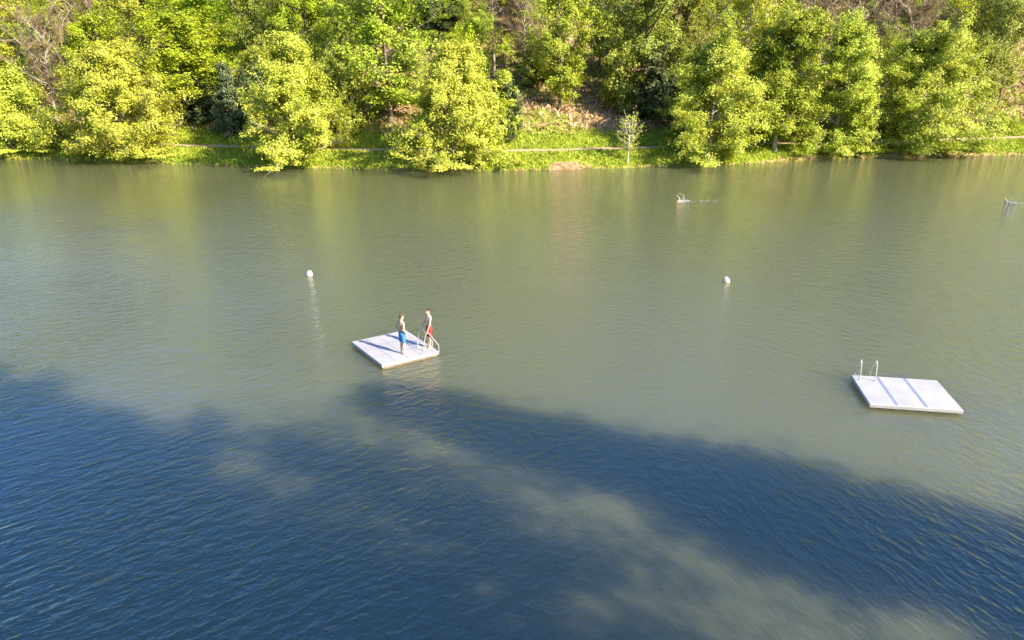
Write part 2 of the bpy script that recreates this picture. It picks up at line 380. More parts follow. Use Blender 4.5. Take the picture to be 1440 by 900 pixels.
def make_tree(seed, H, W, kind='round', base=0.12, n_limb=46, n_sub=7, n_leaf=55, leaf=0.26, spread=0.42, up=(0.0, 0.9),
              droop=0.0, trunk_r=None, lean=0.0, leafmat='bright', bark='bark', twig=False, wobble=0.05, name='tree', gap=0.25):
    """returns an Empty with the children trunk (with limbs) and crown; at the origin"""
    rng = np.random.default_rng(seed)
    root = empty(name)
    tr = trunk_r or 0.016 * H
    pt = np.linspace(0, 0.93, 9)
    ph = rng.uniform(0, 6.28, 2)
    tx = lean * H * pt ** 1.5 + wobble * H * 0.4 * np.sin(pt * 4 + ph[0]) * pt; ty = wobble * H * 0.4 * np.sin(pt * 4.4 + ph[1]) * pt
    tp = np.stack([tx, ty, pt * H], -1)
    tp[0, 2] -= 0.4
    parts = [tube_np(tp[None], (tr * (1.15 - 1.05 * pt) * np.where(pt < .05, 1.35, 1))[None], 9)]
    def trunk_at(t): return np.stack([np.interp(t, pt, tp[:, 0]), np.interp(t, pt, tp[:, 1]), t * H], -1)
    # limbs
    t = base + (0.93 - base) * (np.arange(n_limb) + rng.uniform(0, 1, n_limb)) / n_limb
    az = np.arange(n_limb) * 2.39996 + rng.normal(0, 0.4, n_limb)
    el = np.interp(t, [base, 0.95], up) + rng.normal(0, 0.13, n_limb)
    pr = PROF[kind]
    azw = 1 + 0.16 * np.sin(az * 2 + ph[0]) + 0.12 * np.sin(az * 3 + ph[1])          # an uneven outline from side to side
    rel = (t - base) / (1 - base)
    Lh = W / 2 * np.interp(np.clip(rel + 0.06, 0, 1), *pr) * azw * rng.uniform(0.72, 1.12, n_limb)
    L = Lh / np.maximum(np.cos(np.clip(el, -.6, 1.1)), 0.45)
    drop = rng.uniform(0, 1, n_limb) < gap * 0.5
    L = np.where(drop, L * 0.55, L)
    d0 = np.stack([np.cos(az) * np.cos(el), np.sin(az) * np.cos(el), np.sin(el)], -1)
    k = np.linspace(0, 1, 6)
    st = trunk_at(t)
    curve = (-droop + 0.10) * (k ** 2)
    limb = st[:, None] + d0[:, None] * (L[:, None] * k)[..., None] + np.array([0, 0, 1.0]) * (L[:, None] * curve)[..., None]
    limb[:, 1:-1] += rng.normal(0, 0.05, (n_limb, 4, 3)) * L[:, None, None] * 0.5
    r0 = np.clip(tr * 0.42 * (L / (W / 2)) ** 0.8, 0.02, tr * 0.7)
    parts.append(tube_np(limb, r0[:, None] * (1.05 - 0.85 * k), 5))
    # side shoots
    m = n_limb * n_sub
    li = np.repeat(np.arange(n_limb), n_sub)
    f = np.tile((np.arange(n_sub) + 0.5) / n_sub, n_limb) * 0.75 + 0.27 + rng.uniform(-.05, .05, m); f = np.clip(f, 0.2, 1)
    fi = f * 5; i0 = np.minimum(fi.astype(int), 4); fr = (fi - i0)[:, None]
    sp = limb[li, i0] * (1 - fr) + limb[li, i0 + 1] * fr
    sdir = d0[li] * 0.55 + rng.normal(0, 0.62, (m, 3)) + np.array([0, 0, 0.22 - droop * 0.8])
    sdir /= np.linalg.norm(sdir, axis=1, keepdims=True)
    sL = np.clip(L[li] * rng.uniform(0.22, 0.42, m), 0.35, 2.2)
    k3 = np.linspace(0, 1, 4)
    sub = sp[:, None] + sdir[:, None] * (sL[:, None] * k3)[..., None] + np.array([0, 0, 1.0]) * (sL[:, None] * 0.15 * k3 ** 2)[..., None]
    sr = np.clip(r0[li] * 0.4, 0.012, 0.06)
    parts.append(tube_np(sub, sr[:, None] * (1.0 - 0.75 * k3), 3))
    V, F = join(parts)
    mesh_np('trunk', V, F, M[bark], root, smooth=True)
    cl_t = rng.normal(0.5, 0.22, m)
    if twig:                                                          # leafless crown: sprays of fine twigs
        q = n_leaf; si = np.repeat(np.arange(m), q)
        u = rng.uniform(0.1, 1, m * q)[:, None]
        p0 = sp[si] + sdir[si] * (sL[si][:, None] * u)
        td = sdir[si] * 0.7 + rng.normal(0, 0.5, (m * q, 3)) + np.array([0, 0, 0.3]); td /= np.linalg.norm(td, axis=1, keepdims=True)
        tl = rng.uniform(0.3, 0.95, (m * q, 1)) * spread * 2
        tw = np.stack([p0, p0 + td * tl * 0.5 + rng.normal(0, .03, p0.shape), p0 + td * tl], 1)
        V, F = tube_np(tw, np.repeat(np.array([[0.022, 0.016, 0.008]]) * leaf / 0.26, m * q, 0), 3)
        c = mesh_np('crown', V, F, M[leafmat], root, attr=dict(tint=np.clip(np.repeat(cl_t[si] + rng.normal(0, .2, m * q), 9), 0, 1)))
        return root
    q = n_leaf; si = np.repeat(np.arange(m), q)
    u = rng.uniform(0.0, 1.0, m * q) ** 0.6
    P = sp[si] + sdir[si] * (sL[si] * u * 1.15)[:, None]
    P += rng.normal(0, 1, P.shape) * spread * np.array([1, 1, 0.7]) * rng.uniform(0.4, 1.1, (m * q, 1))
    keep = (rng.uniform(0, 1, m) > gap * 0.6)[si] | (rng.uniform(0, 1, m * q) < 0.25)
    P = P[keep]; si = si[keep]
    P[:, 2] = np.maximum(P[:, 2], 0.15 + 0.02 * H * rng.uniform(0, 1, len(P)))
    cen = trunk_at(np.clip(P[:, 2] / H - 0.1, 0, 0.93))
    out = P - cen; out /= np.linalg.norm(out, axis=1, keepdims=True) + 1e-9
    dirs = out * 0.75 + np.array([0, 0, 0.55]); dirs /= np.linalg.norm(dirs, axis=1, keepdims=True)
    tint = np.clip(cl_t[si] + rng.normal(0, 0.22, len(P)), 0, 1)
    V, F, tv = leaves(P, dirs, leaf, rng, tint)
    mesh_np('crown', V, F, M[leafmat], root, attr=dict(tint=tv))
    return root
def copy_tree(root, name=None):
    c = root.copy(); COL.objects.link(c)
    for ch in root.children:
        d = ch.copy(); COL.objects.link(d); d.parent = c
    for k_ in ('label', 'category', 'group', 'kind'):
        if k_ in c: del c[k_]
    return c
def place(root, loc, H, W, H0, W0, rz, label, cat='tree', group=None):
    root.location = loc; root.scale = (W / W0, W / W0, H / H0); root.rotation_euler = (0, 0, rz)
    return tag(root, label, cat, group)
def tree_spot(px, d, top, wpx):
    """a tree d metres beyond the shore seen at column px, its top at row top, wpx wide"""
    y = 90.0
    for _ in range(12):
        x = at_y(px, max(top, 5), y).x; y = float(shore(x)) + d
    gz = float(ground_z(x, y)); tz = at_y(px, top, y).z
    rd = ray(px, top); dist = y / rd.y
    return (x, y, gz - 0.05), (tz - gz) * 0.94, wpx / FPX * dist

# front row by the water, each of its own growth
FRONT = [
    # px, d, top, width, seed, kwargs, label
    (-8, 1.6, 98, 122, 11, dict(kind='plane', leafmat='plane'), 'pale yellow-green tree hanging over the water, cut off by the left picture edge'),
    (152, 1.2, 62, 158, 12, dict(kind='plane', leafmat='plane'), 'pale yellow-green waterside tree beside the bare brown tree, second from the left'),
    (400, 1.0, 46, 150, 13, dict(kind='plane', leafmat='plane'), 'pale yellow-green waterside tree straight above the left buoy, standing alone before a dark slope'),
    (636, 1.2, 58, 168, 14, dict(kind='plane', leafmat='plane'), 'broad pale yellow-green tree hiding the path left of the sunlit grass bank'),
    (1012, 1.2, 48, 150, 15, dict(kind='plane', leafmat='plane'), 'pale yellow-green waterside tree just right of the slender sapling on the bank'),
    (1112, 2.2, 12, 112, 16, dict(kind='column', leafmat='bright', lean=0.02, base=0.16, gap=.35), 'tall narrow deep green tree with its leaning trunk showing above the water'),
    (1200, 1.4, 18, 128, 17, dict(kind='plane', leafmat='plane'), 'tall pale yellow-green waterside tree touching the deep green narrow tree'),
    (1320, 1.2, 38, 158, 18, dict(kind='plane', leafmat='plane'), 'rounded pale yellow-green tree over the water, rightmost of the front row'),
]
for px, d, top, wpx, seed, kw, lab in FRONT:
    loc, H, W = tree_spot(px, d, top, wpx)
    k2 = dict(base=0.04, n_limb=64, n_sub=9, n_leaf=150, leaf=0.118, spread=0.40, up=(-0.12, 0.95), droop=0.06, name='waterside_tree', bark='palebark', gap=0.18); k2.update(kw)
    t = make_tree(seed, H, W * 0.97, **k2)
    t.location = loc; tag(t, lab, 'tree', 'trees along the waterline')

# prototypes of the wood behind: (species, seed) -> Empty, its height and width
SPEC = dict(
    lime=dict(H=15, W=12, kind='round', leafmat='lime', n_limb=44, n_sub=8, n_leaf=105, leaf=0.148, spread=0.5, name='broadleaf_tree', base=.1),
    bright=dict(H=15, W=12, kind='spread', leafmat='bright', n_limb=42, n_sub=8, n_leaf=105, leaf=0.148, spread=0.46, name='broadleaf_tree', base=.14, gap=.45),
    mid=dict(H=15, W=13, kind='spread', leafmat='mid', n_limb=40, n_sub=8, n_leaf=105, leaf=0.148, spread=0.46, name='oak_tree', base=.16, gap=.5),
    yellow=dict(H=14, W=9, kind='round', leafmat='yellow', n_limb=44, n_sub=7, n_leaf=38, leaf=0.16, spread=0.5, name='birch_tree', base=.14, bark='palebark', gap=.4),
    bare=dict(H=14, W=9, kind='round', leafmat='twig', n_limb=44, n_sub=8, n_leaf=26, leaf=0.26, spread=0.5, name='bare_tree', base=.15, up=(.3, 1.0), bark='palebark', twig=True),
    tallbare=dict(H=17, W=7, kind='round', leafmat='twig', n_limb=32, n_sub=7, n_leaf=14, leaf=0.26, spread=0.45, name='bare_tree', base=.35, up=(.2, .9), bark='palebark', twig=True, trunk_r=.2),
    blue=dict(H=9, W=5, kind='cone', leafmat='blue', n_limb=50, n_sub=6, n_leaf=46, leaf=0.17, spread=0.28, name='conifer_tree', base=.08, up=(-.1, .5)),
    pine=dict(H=16, W=7, kind='spread', leafmat='dark', n_limb=30, n_sub=7, n_leaf=90, leaf=0.15, spread=0.35, name='pine_tree', base=.5, up=(.0, .6), trunk_r=.2),
    bush=dict(H=4, W=5, kind='bush', leafmat='mid', n_limb=34, n_sub=6, n_leaf=40, leaf=0.17, spread=0.3, name='bush', base=.04, up=(-.05, 1.1)),
    darkbush=dict(H=4, W=5, kind='bush', leafmat='dark', n_limb=34, n_sub=6, n_leaf=40, leaf=0.17, spread=0.3, name='bush', base=.04, up=(-.05, 1.1)),
    limebush=dict(H=4, W=5, kind='bush', leafmat='lime', n_limb=34, n_sub=6, n_leaf=36, leaf=0.17, spread=0.32, name='bush', base=.04, up=(-.05, 1.1)),
    palecone=dict(H=8, W=5, kind='cone', leafmat='plane', n_limb=44, n_sub=6, n_leaf=44, leaf=0.16, spread=0.28, name='bush', base=.04, up=(.3, 1.1)),
)
PROTO = {}
USED = {}
def grown(sp, i):
    key = (sp, i % (3 if sp in ('lime', 'bright', 'mid', 'bare') else 2))
    kw = dict(SPEC[sp]); H, W = kw.pop('H'), kw.pop('W')
    if key not in PROTO:
        PROTO[key] = make_tree(hash(sp.encode()[0] * 31 + len(sp)) % 1000 + 50 + key[1] * 7, H, W, **kw); return PROTO[key], H, W
    return copy_tree(PROTO[key]), H, W
rnd = random.Random(8)
def wood(sp, px, d, top, wpx, label, cat='tree', group='trees of the hillside wood'):
    i = USED.get(sp, 0); USED[sp] = i + 1
    t, H0, W0 = grown(sp, i)
    loc, H, W = tree_spot(px, d, top, wpx)
    return place(t, loc, max(H, 1.0), W, H0, W0, rnd.uniform(0, 6.28), label, cat, group)
B_ = 'bushes under the wood'
WOOD = [
    # lower row, left to right
    ('bare', 52, 9, 24, 86, 'leafless brown tree between the two leftmost waterside trees'),
    ('lime', 118, 11, 28, 96, 'vivid lime tree peeping over the second waterside tree from the left'),
    ('lime', 246, 11, 22, 165, 'large vivid lime tree filling the wood between the second and third waterside trees'),
    ('blue', 313, 7, 78, 46, 'small blue-green conifer at the edge of the dark slope, left of the third waterside tree'),
    ('mid', 462, 9, 62, 80, 'grey-green tree half hidden behind the third waterside tree'),
    ('bright', 540, 11, -16, 176, 'big fresh green tree with a forked pale trunk between the third and fourth waterside trees'),
    ('bright', 790, 15, -18, 112, 'upright fresh green tree with layered branches rising above the patch of dead bracken'),
    ('mid', 912, 16, -14, 158, 'wide spreading olive green oak above and left of the slender sapling'),
    ('yellow', 1052, 12, -22, 100, 'airy yellow-green tree behind the waterside tree right of the sapling'),
    ('mid', 1408, 11, -12, 108, 'dark green oak at the right picture edge above the sunlit bank'),
    ('bright', 1262, 9, 62, 70, 'green tree filling the dark gap between the two rightmost waterside trees'),
    ('mid', 985, 13, 60, 90, 'olive green tree peeping out left of the waterside tree beside the sapling'),
    # second row
    ('yellow', 12, 20, 2, 90, 'yellow-green tree in the top left corner of the wood'),
    ('bright', 45, 16, 30, 60, 'small green tree in shade left behind the leafless brown tree'),
    ('lime', 85, 26, -18, 110, 'lime tree high on the hillside above the leafless brown tree'),
    ('bare', 128, 24, -8, 70, 'leafless grey-brown tree high behind the vivid lime tree'),
    ('yellow', 178, 23, -20, 95, 'airy yellow tree high above the second waterside tree'),
    ('bright', 222, 25, -24, 100, 'green tree high on the hillside behind the large vivid lime tree'),
    ('lime', 285, 22, -14, 105, 'lime tree high on the hillside, above the small blue-green conifer'),
    ('mid', 350, 20, -16, 96, 'olive tree with a bare lower trunk high above the third waterside tree'),
    ('lime', 420, 18, -22, 105, 'lime tree on the hillside right behind the top of the third waterside tree'),
    ('bright', 470, 24, -26, 100, 'green tree high between the third waterside tree and the forked fresh green tree'),
    ('pine', 618, 27, -34, 80, 'dark pine high on the hillside above the broad waterside tree'),
    ('bright', 672, 22, 22, 62, 'small fresh green tree on the slope over the broad waterside tree'),
    ('tallbare', 694, 26, -26, 66, 'thin leafless tree with a pale reddish trunk standing on the open forest floor'),
    ('bare', 738, 25, -20, 78, 'leafless tangled tree left of the upright fresh green tree'),
    ('yellow', 655, 34, -30, 74, 'airy yellow tree high behind the thin leafless tree'),
    ('yellow', 735, 36, -34, 76, 'airy yellow tree high behind the leafless tangled tree'),
    ('mid', 846, 26, -26, 84, 'olive green tree in the gap between the upright tree and the spreading oak'),
    ('dark', 880, 22, -10, 90, 'dark tree in the shade behind the spreading olive oak'),
    ('mid', 965, 24, -26, 96, 'olive green tree high behind the right half of the spreading oak'),
    ('bright', 1010, 22, -20, 70, 'small green tree high behind the airy yellow-green tree'),
    ('lime', 1085, 20, -24, 84, 'lime tree high on the hillside left behind the tall narrow deep green tree'),
    ('bare', 1160, 17, -6, 92, 'leafless twiggy tree behind the tops of the narrow green tree and its pale neighbour'),
    ('tallbare', 1263, 20, -40, 62, 'leafless tree with a slanting pale trunk above the gap of the two rightmost waterside trees'),
    ('bare', 1292, 16, 4, 92, 'twiggy brown leafless tree right behind the rightmost waterside tree'),
    ('tallbare', 1332, 22, -42, 60, 'leafless tree with a white trunk above the rightmost waterside tree'),
    ('bare', 1218, 24, -24, 76, 'leafless grey tree high behind the tall pale waterside tree'),
    ('yellow', 1355, 17, -4, 84, 'brownish yellow tree behind the right flank of the rightmost waterside tree'),
    ('pine', 1434, 15, -62, 66, 'tall pine with a long bare trunk in the top right corner'),
    ('bright', 1392, 20, -20, 92, 'fresh green tree in the top right part of the wood beside the tall pine'),
    ('mid', 1190, 34, -30, 90, 'olive green tree high among the leafless trees of the upper right'),
]
for it in WOOD:
    sp, px, d, top, wpx, lab = it
    if sp == 'dark': sp = 'mid'
    wood(sp, px, d, top, wpx, lab)
BUSH = [
    ('palecone', 708, 7.5, 92, 62, 'tall pale olive bush leaning on the right side of the broad waterside tree'),
    ('darkbush', 716, 7.0, 136, 44, 'dark grey-green bush at the left end of the sunlit grass slope'),
    ('darkbush', 925, 11, 108, 74, 'dark silvery bush under the spreading olive oak'),
    ('bush', 868, 15, 92, 50, 'mid green bush between the upright tree and the dark silvery bush'),
    ('limebush', 1408, 7, 168, 46, 'lime bush on the bank under the dark oak at the right edge'),
    ('bush', 485, 9, 112, 56, 'green bush beneath the grey-green tree, beside the forked tree'),
    ('darkbush', 350, 9, 118, 50, 'dark bush in the shade left of the third waterside tree'),
    ('darkbush', 285, 10, 130, 60, 'dark bush in the shade under the large vivid lime tree'),
    ('bush', 752, 22, 82, 56, 'green bush in the shade on the open forest floor left of the upright tree'),
    ('bush', 985, 8, 158, 70, 'green bush in the shade right behind the slender sapling'),
    ('darkbush', 1268, 7, 130, 54, 'dark bush in the gap between the two rightmost waterside trees'),
    ('limebush', 655, 19, 64, 46, 'lime bush behind the top of the broad waterside tree'),
    ('bush', 1240, 4, 185, 60, 'green bush low by the path between the two rightmost waterside trees'),
    ('darkbush', 1130, 7, 165, 60, 'dark bush behind the trunk of the tall narrow deep green tree'),
]
for sp, px, d, top, wpx, lab in BUSH: wood(sp, px, d, top, wpx, lab, 'bush', B_)
# the upper wood, seen only between crowns and as a reflection in the lake
UP = 'trees of the upper wood'
for k in range(76):
    x = rnd.uniform(-125, 120); d = rnd.uniform(36, 100 if x > 0 else 60)
    if abs(x) < 70 and d < 42: d += 8
    sp = rnd.choice(['lime', 'bright', 'mid', 'mid', 'bare', 'yellow'])
    i = USED.get(sp, 0); USED[sp] = i + 1
    t, H0, W0 = grown(sp, i)
    y = float(shore(x)) + d; hh = rnd.uniform(11, 16)
    place(t, (x, y, float(ground_z(x, y)) - .1), hh, hh * rnd.uniform(.65, .85), H0, W0, rnd.uniform(0, 6.28), 'tree high up in the wood, glimpsed between the crowns of nearer trees', 'tree', UP)

for k in range(34):
    x = rnd.uniform(-95, 5); d = rnd.uniform(38, 66)
    sp = rnd.choice(['lime', 'bright', 'mid', 'lime', 'yellow'])
    i = USED.get(sp, 0); USED[sp] = i + 1
    t, H0, W0 = grown(sp, i)
    y = float(shore(x)) + d; hh = rnd.uniform(11, 14)
    place(t, (x, y, float(ground_z(x, y)) - .1), hh, hh * rnd.uniform(.8, 1.0), H0, W0, rnd.uniform(0, 6.28), 'tree high up in the wood, glimpsed between the crowns of nearer trees', 'tree', UP)
for px, d, wpx in ((1130, 40, 90), (1185, 46, 90), (1240, 40, 90), (1300, 38, 95), (1350, 44, 95), (1400, 36, 90), (1270, 30, 60), (1330, 33, 70), (700, 44, 90), (760, 46, 90), (640, 48, 90)):
    sp = rnd.choice(['mid', 'bright', 'yellow', 'lime']); i = USED.get(sp, 0); USED[sp] = i + 1
    t, H0, W0 = grown(sp, i); x = at_y(px, 5, 100 + d).x; y = float(shore(x)) + d
    place(t, (x, y, float(ground_z(x, y)) - .1), 11, wpx / FPX * y, H0, W0, rnd.uniform(0, 6.28), 'tree high up in the wood, glimpsed between the crowns of nearer trees', 'tree', UP)
# the sapling on the bank
loc, H, W = tree_spot(886, 0.9, 166, 40)
t = make_tree(77, H, W, kind='round', leafmat='plane', n_limb=30, n_sub=5, n_leaf=6, leaf=0.10, spread=0.2, up=(.3, 1.0), base=.25, bark='whitebark', trunk_r=.075, name='sapling', gap=.2)
t.location = loc; tag(t, 'slender pale sapling with a thin white trunk at the water edge', 'tree')

# trees on the near bank, out of the picture: their shadows lie on the water
sv = np.array([-.81, .587]); nv = np.array([.587, .81]); CT = 1 / math.tan(SUN_E)
for along, perp, tip, wid, seed, kw, lab in (
    (-9.5, 18.9, 19.3, 6.0, 31, dict(kind='cone', lean=.105, n_limb=70, n_sub=8, n_leaf=40), 'tall conical tree on the near bank'),
    (-11, 12.5, 18.4, 5.0, 32, dict(kind='column', n_limb=36, n_sub=6, n_leaf=14, gap=.65, base=.58, leaf=.2), 'thin airy tree on the near bank'),
    (-10.5, 14.4, 14.0, 3.6, 36, dict(kind='column', n_limb=26, n_sub=5, n_leaf=7, gap=.8, base=.35, leaf=.15, trunk_r=.09), 'slim sparse tree added out of view to dim the lit streak on the water'),  # added unseen, only to weaken the sun on the lit streak
    (-14, 7.8, 32.3, 8.6, 33, dict(kind='column', n_limb=90, n_sub=8, n_leaf=46), 'big poplar on the near bank'),
    (-15, 1.5, 36.0, 9.0, 34, dict(kind='column', n_limb=90, n_sub=8, n_leaf=46), 'big poplar farther along the near bank'),
    (-15, -6, 35.0, 10.0, 35, dict(kind='column', n_limb=80, n_sub=8, n_leaf=40), 'broad poplar at the bend of the near bank')):
    p = sv * along + nv * perp; gz = float(ground_z(p[0], p[1])); H = (tip - along) / CT - gz
    k2 = dict(leafmat='bright', leaf=.26, spread=.55, base=.08, up=(.3, 1.1), name='bank_tree'); k2.update(kw)
    t = make_tree(seed, H, wid, **k2); t.location = (p[0], p[1], gz); t.rotation_euler = (0, 0, math.atan2(-nv[1], -nv[0]) if 'lean' in kw else 0); tag(t, lab, 'tree', 'trees on the near bank')

# ------------------------------------------------------------------ ground cover
def cover(name, n, d0, d1, hgt, mat, seed, cond=None, x0=-85, x1=85, wide=0.05, lean=0.5, kindl='grass'):
    rng = np.random.default_rng(seed)
    x = rng.uniform(x0, x1, n); d = rng.uniform(d0, d1, n)
    if cond is not None:
        k_ = cond(x, d, rng); x, d = x[k_], d[k_]
    n = len(x); y = shore(x) + d; z = ground_z(x, y)
    h = hgt * rng.uniform(0.5, 1.3, n); a = rng.uniform(0, 6.28, n)
    dx, dy = np.cos(a), np.sin(a); ln = rng.normal(0, lean, (n, 2)) * h[:, None]
    wv = wide * rng.uniform(.6, 1.4, n)
    b = np.stack([x, y, z - 0.03], -1)
    V = np.stack([b + np.stack([-dx * wv, -dy * wv, 0 * z], -1), b + np.stack([dx * wv, dy * wv, 0 * z], -1),
                  b + np.stack([dx * wv * .7 + ln[:, 0], dy * wv * .7 + ln[:, 1], h], -1), b + np.stack([-dx * wv * .7 + ln[:, 0], -dy * wv * .7 + ln[:, 1], h * 0.9], -1)], 1).reshape(-1, 3)
    clump = 0.5 + 0.28 * np.sin(x * 1.3) * np.sin(d * 2 + x * .4)
    return tag(mesh_np(name, V, np.arange(4 * n).reshape(n, 4), mat, attr=dict(tint=np.repeat(np.clip(clump + rng.normal(0, .2, n), 0, 1), 4))), kind='stuff')
nopath = lambda x, d, r: (np.abs(d - 4.3) > 0.82) & ~((d < 1.6) & (np.exp(-((x - 6) / 2.1) ** 2) * (np.sin(x * 3.1) * .35 + .9) > r.uniform(.25, .6, len(x))))
o = cover('grass', 70000, 0.05, 9.5, 0.24, M['grass'], 3, nopath, wide=.06, lean=.45); tag(o, 'lush green grass along the bank and the path', 'grass')
o = cover('bracken', 26000, 8.0, 30, 0.4, M['bracken'], 4, None, wide=.12, lean=.9); tag(o, 'dry brown bracken and leaf litter on the slope', 'bracken')
o = cover('undergrowth', 30000, 9, 40, 0.5, M['grass'], 6, lambda x, d, r: (np.sin(x * .35 + 1) * np.sin(d * .4 + x * .1) + r.uniform(-.6, .6, len(x)) > 0.25) & ~((np.abs(x - 7.5) < 9) & (d < 17)), wide=.14, lean=.6); tag(o, 'low green plants under the trees of the slope', 'undergrowth')

# ------------------------------------------------------------------ rafts with ladders
def make_raft(name, loc, rz, seams, ladder_x, label):
    """3.0 x 2.53 m deck; local +Y is the ladder side"""
    LX, LY = 1.51, 1.265
    root = empty(name, loc, rz)
    tag(root, label, 'raft', 'bathing rafts')
    b = MB(); b.box((0, 0, 0.135), (LX, LY, 0.075)); b.build('deck', M['raft'], root, False, bevel=0.03)
    b = MB(); b.box((0, 0, 0.0), (LX - 0.05, LY - 0.05, 0.09)); b.build('float', M['fender'], root, False, bevel=0.03)
    for (x0, y0, x1, y1, wd, mt) in seams:
        b = MB(); cx, cy = (x0 + x1) / 2, (y0 + y1) / 2
        b.box((cx, cy, 0.2105), (max(abs(x1 - x0) / 2, wd), max(abs(y1 - y0) / 2, wd), 0.002)); b.build('deck_seam', M[mt], root, False)
    lad = empty('ladder', (0, 0, 0), 0, root)
    for lx in ladder_x:
        b = MB(); pts = []
        base = [(LY - 0.48, 0.205), (LY - 0.47, 0.5), (LY - 0.40, 0.78), (LY - 0.36, 0.90), (LY - 0.30, 0.945), (LY - 0.23, 0.90), (LY - 0.06, 0.66), (LY + 0.15, 0.36), (LY + 0.20, 0.2), (LY + 0.20, -0.9)]
        # round the bends
        q = [Vector((lx, y, z)) for y, z in base]
        for i in range(len(q) - 1):
            p0, p1, p2, p3 = q[max(i - 1, 0)], q[i], q[i + 1], q[min(i + 2, len(q) - 1)]
            for s in range(4):
                u = s / 4
                pts.append(0.5 * ((2 * p1) + (p2 - p0) * u + (2 * p0 - 5 * p1 + 4 * p2 - p3) * u * u + (3 * p1 - p0 - 3 * p2 + p3) * u ** 3))
        pts.append(q[-1])
        b.tube(pts, 0.018, 8); b.build('handrail', M['steel'], lad)
        b = MB(); b.tube([(lx, LY - .48, .211), (lx, LY - .48, .222)], 0.05, 12); b.build('foot_plate', M['steel'], lad)
    for k in range(3):
        b = MB(); z = -0.08 - 0.27 * k; b.box((sum(ladder_x) / 2, LY + .20, z), (abs(ladder_x[1] - ladder_x[0]) / 2 - .02, .035, .012)); b.build('rung', M['steel'], lad, False)
    return root
# first raft: panels in a grid; its ladder edge faces right and away
c1 = Vector((-4.865, 28.745, 0)); ang1 = math.atan2(-2.407, 1.632)        # +X runs along the ladder edge
LX, LY = 1.51, 1.265
s1 = []
for u in (0.24, 0.47, 0.69, 0.91):
    y = -LY + 2 * LY * u; s1.append((-LX + .07, y, LX - .07, y, 0.008, 'seam'))
for u in (0.35, 0.69):
    x = -LX + 2 * LX * u; s1.append((x, -LY + .07, x, LY - .07, 0.008, 'seam'))
raft1 = make_raft('bathing_raft', c1, ang1, s1, (2.04 - 1.455, 2.58 - 1.455), 'white floating raft with square deck panels, two boys standing on it')
c2 = Vector((14.06, 24.34, 0)); ang2 = math.atan2(-0.52, 3.07)
s2 = [(x, -LY + .03, x, LY - .03, 0.055, 'groove') for x in (-0.60, 0.36)]
raft2 = make_raft('bathing_raft', c2, ang2, s2, (0.22 - 1.54, 0.76 - 1.54), 'empty white floating raft with two blue-grey stripes across its deck')

# ------------------------------------------------------------------ people
def finger_set(b, wrist, dirv, palm_n, side, curl=0.5, s=1.0):
    """palm and five fingers; dirv = towards the finger tips, palm_n = the way the palm faces, side = towards the thumb"""
    dirv = Vector(dirv).normalized(); palm_n = Vector(palm_n); palm_n = (palm_n - dirv * palm_n.dot(dirv)).normalized()
    sd_ = dirv.cross(palm_n).normalized()
    if sd_.dot(Vector(side)) < 0: sd_ = -sd_
    w_ = Vector(wrist)
    b.tube([w_ - dirv * .02, w_ + dirv * .03, w_ + dirv * .085 * s], [.024, .03, .034], 10)
    for i in range(-1, 2): b.tube([w_ + dirv * .02, w_ + dirv * .088 * s + sd_ * .02 * i], [.018, .016], 8)
    for i, ln in enumerate((.072, .080, .074, .058)):
        p = w_ + dirv * (.085 * s) + sd_ * (.027 - .018 * i); pts = [p - dirv * .03, p]; d = dirv.copy(); r = [.0095, .0095]
        for k in range(3):
            ax = sd_.cross(d) if False else None
            a = curl * (0.55 + .25 * k); d = (d * math.cos(a) + palm_n * math.sin(a)).normalized()
            # keep turning about the knuckle axis
            palm_n2 = (palm_n - d * palm_n.dot(d))
            palm_n = palm_n2.normalized() if palm_n2.length > 1e-3 else palm_n
            p = p + d * ln * (.45, .32, .23)[k]; pts.append(p); r.append(.009 - .001 * k)
        b.tube(pts, r, 8)
        palm_n = Vector(palm_n)
        pn = sd_.cross(dirv); palm_n = pn if pn.dot(palm_n) >= -0.2 else -pn
    p = w_ + dirv * .025 + sd_ * .025
    b.tube([p, p + (sd_ * .75 + dirv * .6).normalized() * .035, p + (sd_ * .75 + dirv * .6).normalized() * .035 + (dirv * .9 + palm_n * .5).normalized() * .032], [.013, .011, .009], 8)
def head(b, c, yaw=0.0, tilt=0.0, s=1.0):
    """front is -Y; one piece with the body: skull, jaw, nose, ears, lips"""
    Rm = Matrix.Rotation(yaw, 3, 'Z') @ Matrix.Rotation(tilt, 3, 'X'); c = Vector(c)
    P = lambda x, y, z: c + Rm @ Vector((x * s, y * s, z * s))
    b.ball(P(0, .012, .025), (.076 * s, .094 * s, .092 * s), rot=Rm)
    b.ball(P(0, -.03, -.045), (.055 * s, .062 * s, .07 * s), rot=Rm)
    b.ball(P(0, -.072, -.09), (.022 * s, .02 * s, .018 * s), rot=Rm)
    b.tube([P(0, -.082, .012), P(0, -.098, -.012), P(0, -.112, -.03)], [.009 * s, .012 * s, .015 * s], 8)
    b.ball(P(0, -.088, -.062), (.024 * s, .012 * s, .007 * s), rot=Rm); b.ball(P(0, -.086, -.073), (.02 * s, .012 * s, .007 * s), rot=Rm)
    for q in (-1, 1):
        b.ball(P(q * .077, .012, -.01), (.012 * s, .02 * s, .032 * s), rot=Rm); b.ball(P(q * .03, -.082, .022), (.02 * s, .012 * s, .007 * s), rot=Rm)
    return P, Rm
